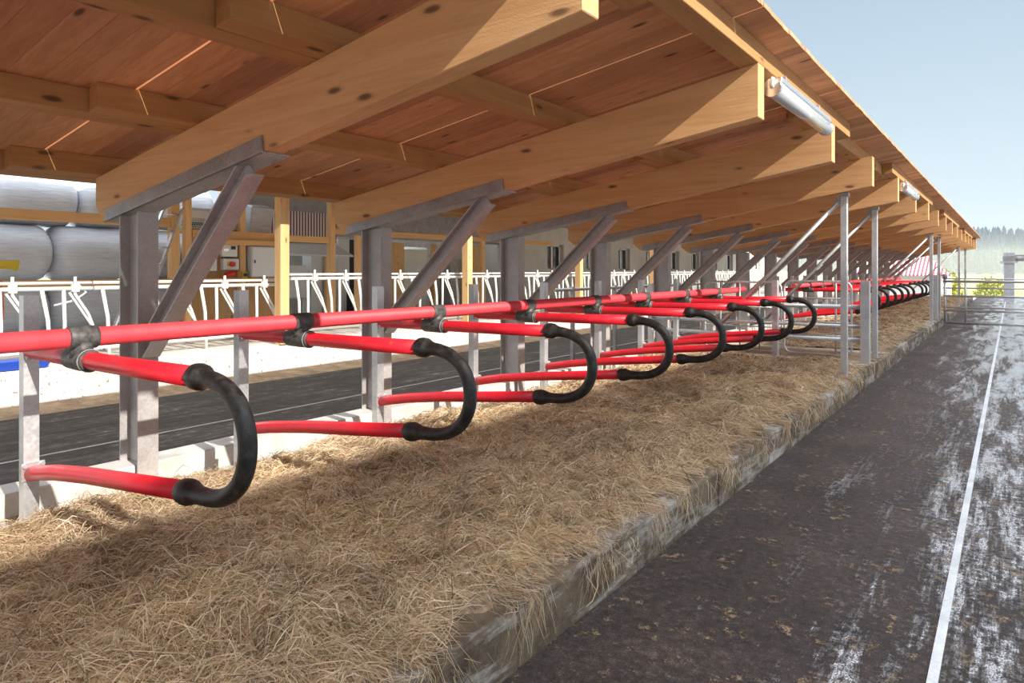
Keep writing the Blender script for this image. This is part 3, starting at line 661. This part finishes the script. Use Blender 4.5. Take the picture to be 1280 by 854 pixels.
# control boxes
def cbox(name, x, y0, y1, z0, z1, d, mat, lab, extra=None):
    r = empty(name, (x, (y0 + y1) / 2, z0), label=lab, cat='control box' if name == 'control_box' else 'cabinet')
    h = (y1 - y0) / 2
    MB().box(0, d, -h, h, 0, z1 - z0).build('housing', mat, r, bevel=.008)
    if extra: extra(r, d, h, z1 - z0)
    return r
def ex1(r, d, h, z):
    MB().box(d, d + .01, .02, h * .7, z * .55, z * .8).build('display', M['glass'], r); MB().box(d, d + .008, -h * .8, -.03, z * .4, z * .6).build('keypad', M['alu'], r)
    for k_ in range(4): MB().tube([(d * .5, -h * .6 + k_ * h * .4, -.09), (d * .5, -h * .6 + k_ * h * .4, 0)], .012, 6).build('cable_gland', M['galv_d'], r)
def ex2(r, d, h, z):
    MB().tube([(d, 0, z * .5), (d + .05, 0, z * .5)], .05, 12).build('switch_knob', M['redk'], r, label='red switch knob'); MB().box(d, d + .008, -.09, .09, z * .3, z * .7).build('switch_plate', M['yellow'], r, label='yellow switch plate')
cbox('control_box', -12.1, 7.10, 7.42, 1.72, 1.97, .10, M['whitep'], 'white control box with a small display on the board wall', ex1)
cbox('control_box', -12.1, 7.12, 7.44, 1.47, 1.68, .12, M['whitep'], 'white switch box with a red knob on the board wall', ex2)
cbox('control_box', -12.1, 6.84, 7.0, 1.45, 1.68, .10, M['whitep'], 'small plain white box beside the switch box')
def ex3(r, d, h, z):
    MB().box(d, d + .012, -h + .02, h - .02, .02, z - .02).build('door', M['whitep'], r, bevel=.004); MB().box(d + .012, d + .03, -h + .05, -h + .07, z * .45, z * .55).build('latch', M['dark'], r)
cbox('cabinet', -12.1, 7.62, 8.22, 1.33, 1.93, .25, N('light_grey_paint').set((.52, .54, .54), .5, 0), 'big light grey electric cabinet beside the sunlit timber post', ex3)
r = empty('power_socket', (-11.97, 7.52, 1.312), label='small yellow and black socket left of the big cabinet', cat='socket')
MB().box(0, .06, -.05, .05, 0, .12).build('housing', M['yellow'], r); MB().tube([(.06, 0, .06), (.09, 0, .06)], .035, 10).build('socket_lid', M['dark'], r)
r = empty('power_plug', (-11.9, 7.2, 1.36), label='red plug hanging below the control boxes', cat='plug')
MB().tube([(0, -.1, 0), (0, .02, .04), (.02, .10, .05)], [.035, .05, .04], 10).build('body', M['redk'], r); MB().tube([(0, -.1, 0), (0, -.25, -.06)], .012, 8).build('cable', M['orange'], r)
# green net roll and plastic drape on the shelf
MB().box(-12.95, -11.95, 6.5, 8.45, 2.181, 2.205).build('shelf_board', M['timber_y'], label='timber shelf laid on the rails above the control boxes', cat='shelf')
for yy in (6.6, 8.3): timber_post(-12.9, yy, .10, .24, 2.18, 'rear shelf post standing ' + ('at the net end' if yy < 7 else 'at the sheet end'), 'timber frame posts')
r = empty('net_roll', (-12.5, 6.75, 2.207), label='white bundle edged with green netting above the control boxes', cat='net roll')
MB().box(-.3, .3, -.2, .95, .0, .17).build('net', M['net'], r, bevel=.04); MB().box(-.3, .28, -.2, .95, .17, .42).build('bundle', M['whitep'], r, bevel=.06)
MB().prism([(-12.7, 2.207), (-12.35, 2.207), (-12.25, 2.75), (-12.5, 2.8)], 7.9, 8.4).build('plastic_sheet', M['film'], bevel=.03, label='crumpled grey plastic sheet under the rear roof', cat='plastic sheet')
# ladder
r = empty('ladder', (-11.2, 4.7, .24), label='aluminium ladder leaning between feed fence and bales', cat='ladder')
for dy in (0, .38):
    MB().bar((.0, dy, 0), (-.75, 1.30 + dy * .82, 2.35), .03, .075, (1, 0, 0)).build('rail', M['alu'], r)
for i in range(8):
    t = (i + .5) / 8; MB().tube([(-.75 * t, 1.3 * t, 2.35 * t), (-.75 * t, .38 + 1.23 * t, 2.35 * t)], .016, 8).build('rung', M['alu'], r)
# hose, bucket
MB().tube([(-11.85, 3.35, 1.34), (-11.82, 3.42, 1.40), (-11.80, 3.56, 1.30), (-11.80, 3.58, .9), (-11.8, 3.55, .4), (-11.75, 3.4, .26)], .016, 8).build('hose', M['orange'], label='orange cable hanging from the low timber rail', cat='cable')
MB().tube([(-9.63, 3.5, 1.31), (-9.6, 3.72, 1.28), (-9.58, 3.8, 1.18), (-9.6, 3.68, 1.08), (-9.62, 3.45, 1.02)], .012, 8).build('cable', M['whitep'], label='short white cable loop at the feed fence', cat='cable')
bt = MB().hexa([(-9.42, 2.2, .305), (-9.25, 2.2, .305), (-9.25, 3.25, .305), (-9.42, 3.25, .305), (-9.46, 2.16, .42), (-9.21, 2.16, .42), (-9.21, 3.3, .42), (-9.46, 3.3, .42)])
bt.build('trough', M['blue'], bevel=.01, label='blue plastic trough on the whitewashed step', cat='trough')
MB().box(-9.28, -9.20, 6.62, 6.76, .301, .37).build('wood_block', M['timber_y'], bevel=.006, label='small wooden block on the step by the sunlit timber post', cat='wood block')

# ================================================================== buildings behind
# weathered annex: frame with openings
ax = empty('annex', (-15.0, 9.3, .24), label='open grey shed section with dark bays between the bales and the white building', cat='shed')
MB().box(-.9, -.8, 0, 10.6, 0, 3.6).build('back_wall', conc('grey_boards', (.34, .32, .29), (.48, .46, .42), (.58, .55, .51), 2), ax)
MB().box(-.1, 0, 0, 10.6, 2.15, 3.6).build('fascia_boards', M['galv_d'], ax)
for y, w in ((0, .14), (2.6, .14), (4.9, .6), (6.8, .14), (8.7, .35), (10.46, .14)): MB().box(-.1, .04, y, y + w, 0, 2.06).build('bay_post', M['timber_z'], ax)
MB().box(-.02, .05, .1, 2.9, 1.95, 2.75).build('striped_sheet', M['stripe'], ax, label='red and white striped sheet')
MB().prism([(.0, 1.95), (.75, 1.62), (.75, 1.58), (.0, 1.90)], .6, 2.9).build('awning', M['whitep'], ax)
MB().box(-.5, -.12, 2.2, 2.55, 0, 1.9).build('grey_panel', M['whitep'], ax)
MB().box(-.5, -.12, 3.1, 3.5, 0, 2.1).build('light_door', M['whitep'], ax)
MB().box(-.5, -.3, 3.5, 4.6, 0, 2.1).build('dark_doorway', M['dark'], ax)
MB().box(-.45, -.05, .8, 2.0, .5, 1.35).build('machine_housing', M['whitep'], ax)
MB().tube([(-.4, 3.4, .3), (-.4, 4.5, .3)], .5, 24).build('wheel', M['dark'], ax)
MB().box(-.6, -.08, 5.55, 6.75, 0, 1.95).build('grey_tank', M['tank'], ax, bevel=.08)
MB().box(-.7, -.3, 8.0, 8.7, 0, 1.6).build('steel_door', M['galv_d'], ax)
# plastered building with windows
wb = empty('barn_building', (-14.0, 19.9, .24), label='white plastered building with a row of tall windows beyond the feed fence', cat='building')
wm = MB(); Y0, Y1 = 0., 30.; wins = [1.4 + 2.84 * k for k in range(10)]; zs0, zs1 = 1.22, 2.20
prev = Y0
wm.box(-.3, 0, Y0, Y1, 0, zs0); wm.box(-.3, 0, Y0, Y1, zs1, 5.0)
for w in wins:
    wm.box(-.3, 0, prev, w, zs0, zs1); prev = w + 1.15
wm.box(-.3, 0, prev, Y1, zs0, zs1); wm.box(-7, 0, Y0 - .25, Y0, 0, 5.0); wm.build('wall', M['plaster'], wb)
for w in wins:
    f = MB(); f.box(-.22, -.16, w, w + .08, zs0, zs1); f.box(-.22, -.16, w + 1.07, w + 1.15, zs0, zs1); f.box(-.22, -.16, w + .5, w + .6, zs0, zs1); f.box(-.22, -.16, w, w + 1.15, zs1 - .07, zs1); f.box(-.22, -.16, w, w + 1.15, zs0, zs0 + .07)
    fo = f.build('window', M['whitep'], wb); MB().box(-.20, -.19, w + .07, w + 1.08, zs0 + .06, zs1 - .06).build('pane', M['glass'], fo)
MB().hexa([(-7, -.6, 5.9), (.7, -.6, 4.9), (.7, 30.6, 4.9), (-7, 30.6, 5.9), (-7, -.6, 6.0), (.7, -.6, 5.0), (.7, 30.6, 5.0), (-7, 30.6, 6.0)]).build('roof', M['galv_d'], wb)
# barn opposite, out of the picture; it shades the wet alley
ob_ = empty('opposite_barn', (6.6, -14, 0), label='open-sided barn roof across the alley, outside the picture, shading the straw', cat='building')
RZ = EYE - .05 + .64 * (10.6 + 1.56)
MB().hexa([(0, 0, 4.0), (4, 0, RZ - .1), (4, 68, RZ - .1), (0, 68, 4.0), (0, 0, 4.1), (4, 0, RZ), (4, 68, RZ), (0, 68, 4.1)]).build('roof', M['galv_d'], ob_)
MB().hexa([(4, 0, RZ - .1), (9, 0, 4.4), (9, 68, 4.4), (4, 68, RZ - .1), (4, 0, RZ), (9, 0, 4.5), (9, 68, 4.5), (4, 68, RZ)]).build('roof', M['galv_d'], ob_)
for i in range(12):
    for x_ in (.6, 8.4): MB().box(x_ - .1, x_ + .1, 1 + 6 * i - .1, 1.2 + 6 * i, 0, 4.6).build('roof_post', M['galv_m'], ob_)

# far: pillar, shed, meadow, hill, trees, mist
r = empty('pillar', (-.09, 39.2, -.3), label='square grey pillar with a flange and motor at the end of the wet alley', cat='pillar')
MB().box(-.20, .20, -.2, .2, 0, 2.1).build('shaft', M['galv'], r); MB().box(-.34, .34, -.3, .3, 2.1, 2.17).build('flange', M['galv'], r)
MB().box(-.24, .24, -.22, .22, 2.17, 2.42).build('head', M['galv_d'], r); MB().box(-.22, .22, -.2, .2, 2.42, 2.58).build('motor', M['galv'], r)
MB().bar((.2, 0, 2.42), (2.6, 0, 2.5), .07, .09).build('arm', M['galv_d'], r); MB().tube([(.15, 0, 2.30), (.55, 0, 2.30)], .12, 12).build('drive', M['galv_d'], r)
r = empty('striped_shed', (-5.8, 52, -.6), label='low shed with a red and white striped roof far behind the posts', cat='shed')
MB().box(-2.6, 2.4, 0, 5, 0, 1.7).build('wall', M['whitep'], r)
MB().hexa([(-3.0, -.4, 1.7), (2.7, -.4, 1.7), (1.2, 2.5, 3.0), (-3.0, 2.5, 3.0), (-3, -.4, 1.76), (2.7, -.4, 1.76), (1.2, 2.5, 3.06), (-3.0, 2.5, 3.06)]).build('roof', M['stripe_roof'], r)
def terr(X, Y):
    return -.6 - .015 * np.clip(Y - 44, 0, 60) + 17 * np.clip((Y - 240) / 180, 0, 1) ** 1.1 * (1 + .05 * np.sin(X / 55) + .25 * (vnoise(X, Y, .012, 9) - .5)) * np.interp(X, [-260, -40, 60, 200], [1.0, 1.0, .86, .8])
sub_grid('ground', -300, 200, 44, 560, 90, 90, terr, M['meadow'], kind='structure', label='pale yellow green meadow and wooded slope beyond the farmyard', cat='ground')
MB().box(-60, 40, -12, 60, -.9, -.55).build('ground', M['conc_feed'], kind='structure', label='yard ground around the barn', cat='ground')
tr = MB()
for i in range(2600):
    x = random.uniform(-150, 45); y = random.uniform(255, 450); z = float(terr(np.array(x), np.array(y))); h = random.uniform(4, 9) ; rr = h * .20; b = len(tr.v)
    vs = []
    for lv, (zz, q) in enumerate(((.1, 1.), (.38, .62), (.40, .85), (.68, .38), (.70, .55))):
        for k_ in range(6):
            a = k_ * math.pi / 3 + i; jit = random.uniform(.8, 1.15); vs.append((x + rr * q * jit * math.cos(a), y + rr * q * jit * math.sin(a), z + h * zz))
    vs.append((x, y, z + h)); fs = [(lv * 6 + k_, lv * 6 + (k_ + 1) % 6, lv * 6 + 6 + (k_ + 1) % 6, lv * 6 + 6 + k_) for lv in range(4) for k_ in range(6)] + [(24 + k_, 24 + (k_ + 1) % 6, 30) for k_ in range(6)]
    tr.add(vs, fs)
tr.build('conifer_forest', M['conifer'], kind='stuff', label='misty dark spruce forest covering the far hill', cat='forest')
def bush(x, y, z, R, lab):
    m_ = MB()
    for i in range(900):
        a = Vector((random.gauss(0, 1), random.gauss(0, 1), random.gauss(0, 1))).normalized() * R * random.uniform(.6, 1.); a.z = abs(a.z) * 1.3
        p = Vector((x, y, z)) + a; u = Vector((random.gauss(0, 1), random.gauss(0, 1), random.gauss(0, 1))).normalized(); w = u.cross(Vector((0, .3, 1))).normalized(); s_ = R * .09
        m_.add([p - u * s_, p - w * s_ * .6, p + u * s_, p + w * s_ * .6], [(0, 1, 2, 3)])
    m_.build('bush', M['leaf'], label=lab, cat='bush')
bush(-5.6, 75, -1.1, 2.2, 'yellow green bush in the mist behind the farther gate posts'); bush(-1.6, 82, -1.2, 1.6, 'low yellow bush in the misty meadow beyond the alley gate')
# mist
n = N('mist_air'); n.t.nodes.remove(n.b); vs_ = n.n('VolumeScatter'); vs_.inputs['Color'].default_value = (.60, .73, 1., 1); vs_.inputs['Density'].default_value = .0009; vs_.inputs['Anisotropy'].default_value = .2
n.l(vs_.outputs[0], n.out.inputs['Volume'])
MB().box(-320, 220, 60, 540, -3, 34).build('mist', n.m, kind='stuff', label='thin blue morning mist before the wooded hill', cat='mist')
n = N('low_mist'); n.t.nodes.remove(n.b); vs_ = n.n('VolumeScatter'); vs_.inputs['Color'].default_value = (.95, .97, 1., 1); vs_.inputs['Density'].default_value = .003; vs_.inputs['Anisotropy'].default_value = .2
n.l(vs_.outputs[0], n.out.inputs['Volume'])
MB().box(-200, 120, 100, 240, -2.8, 7).build('mist', n.m, kind='stuff', label='bright low mist lying over the meadow', cat='mist')
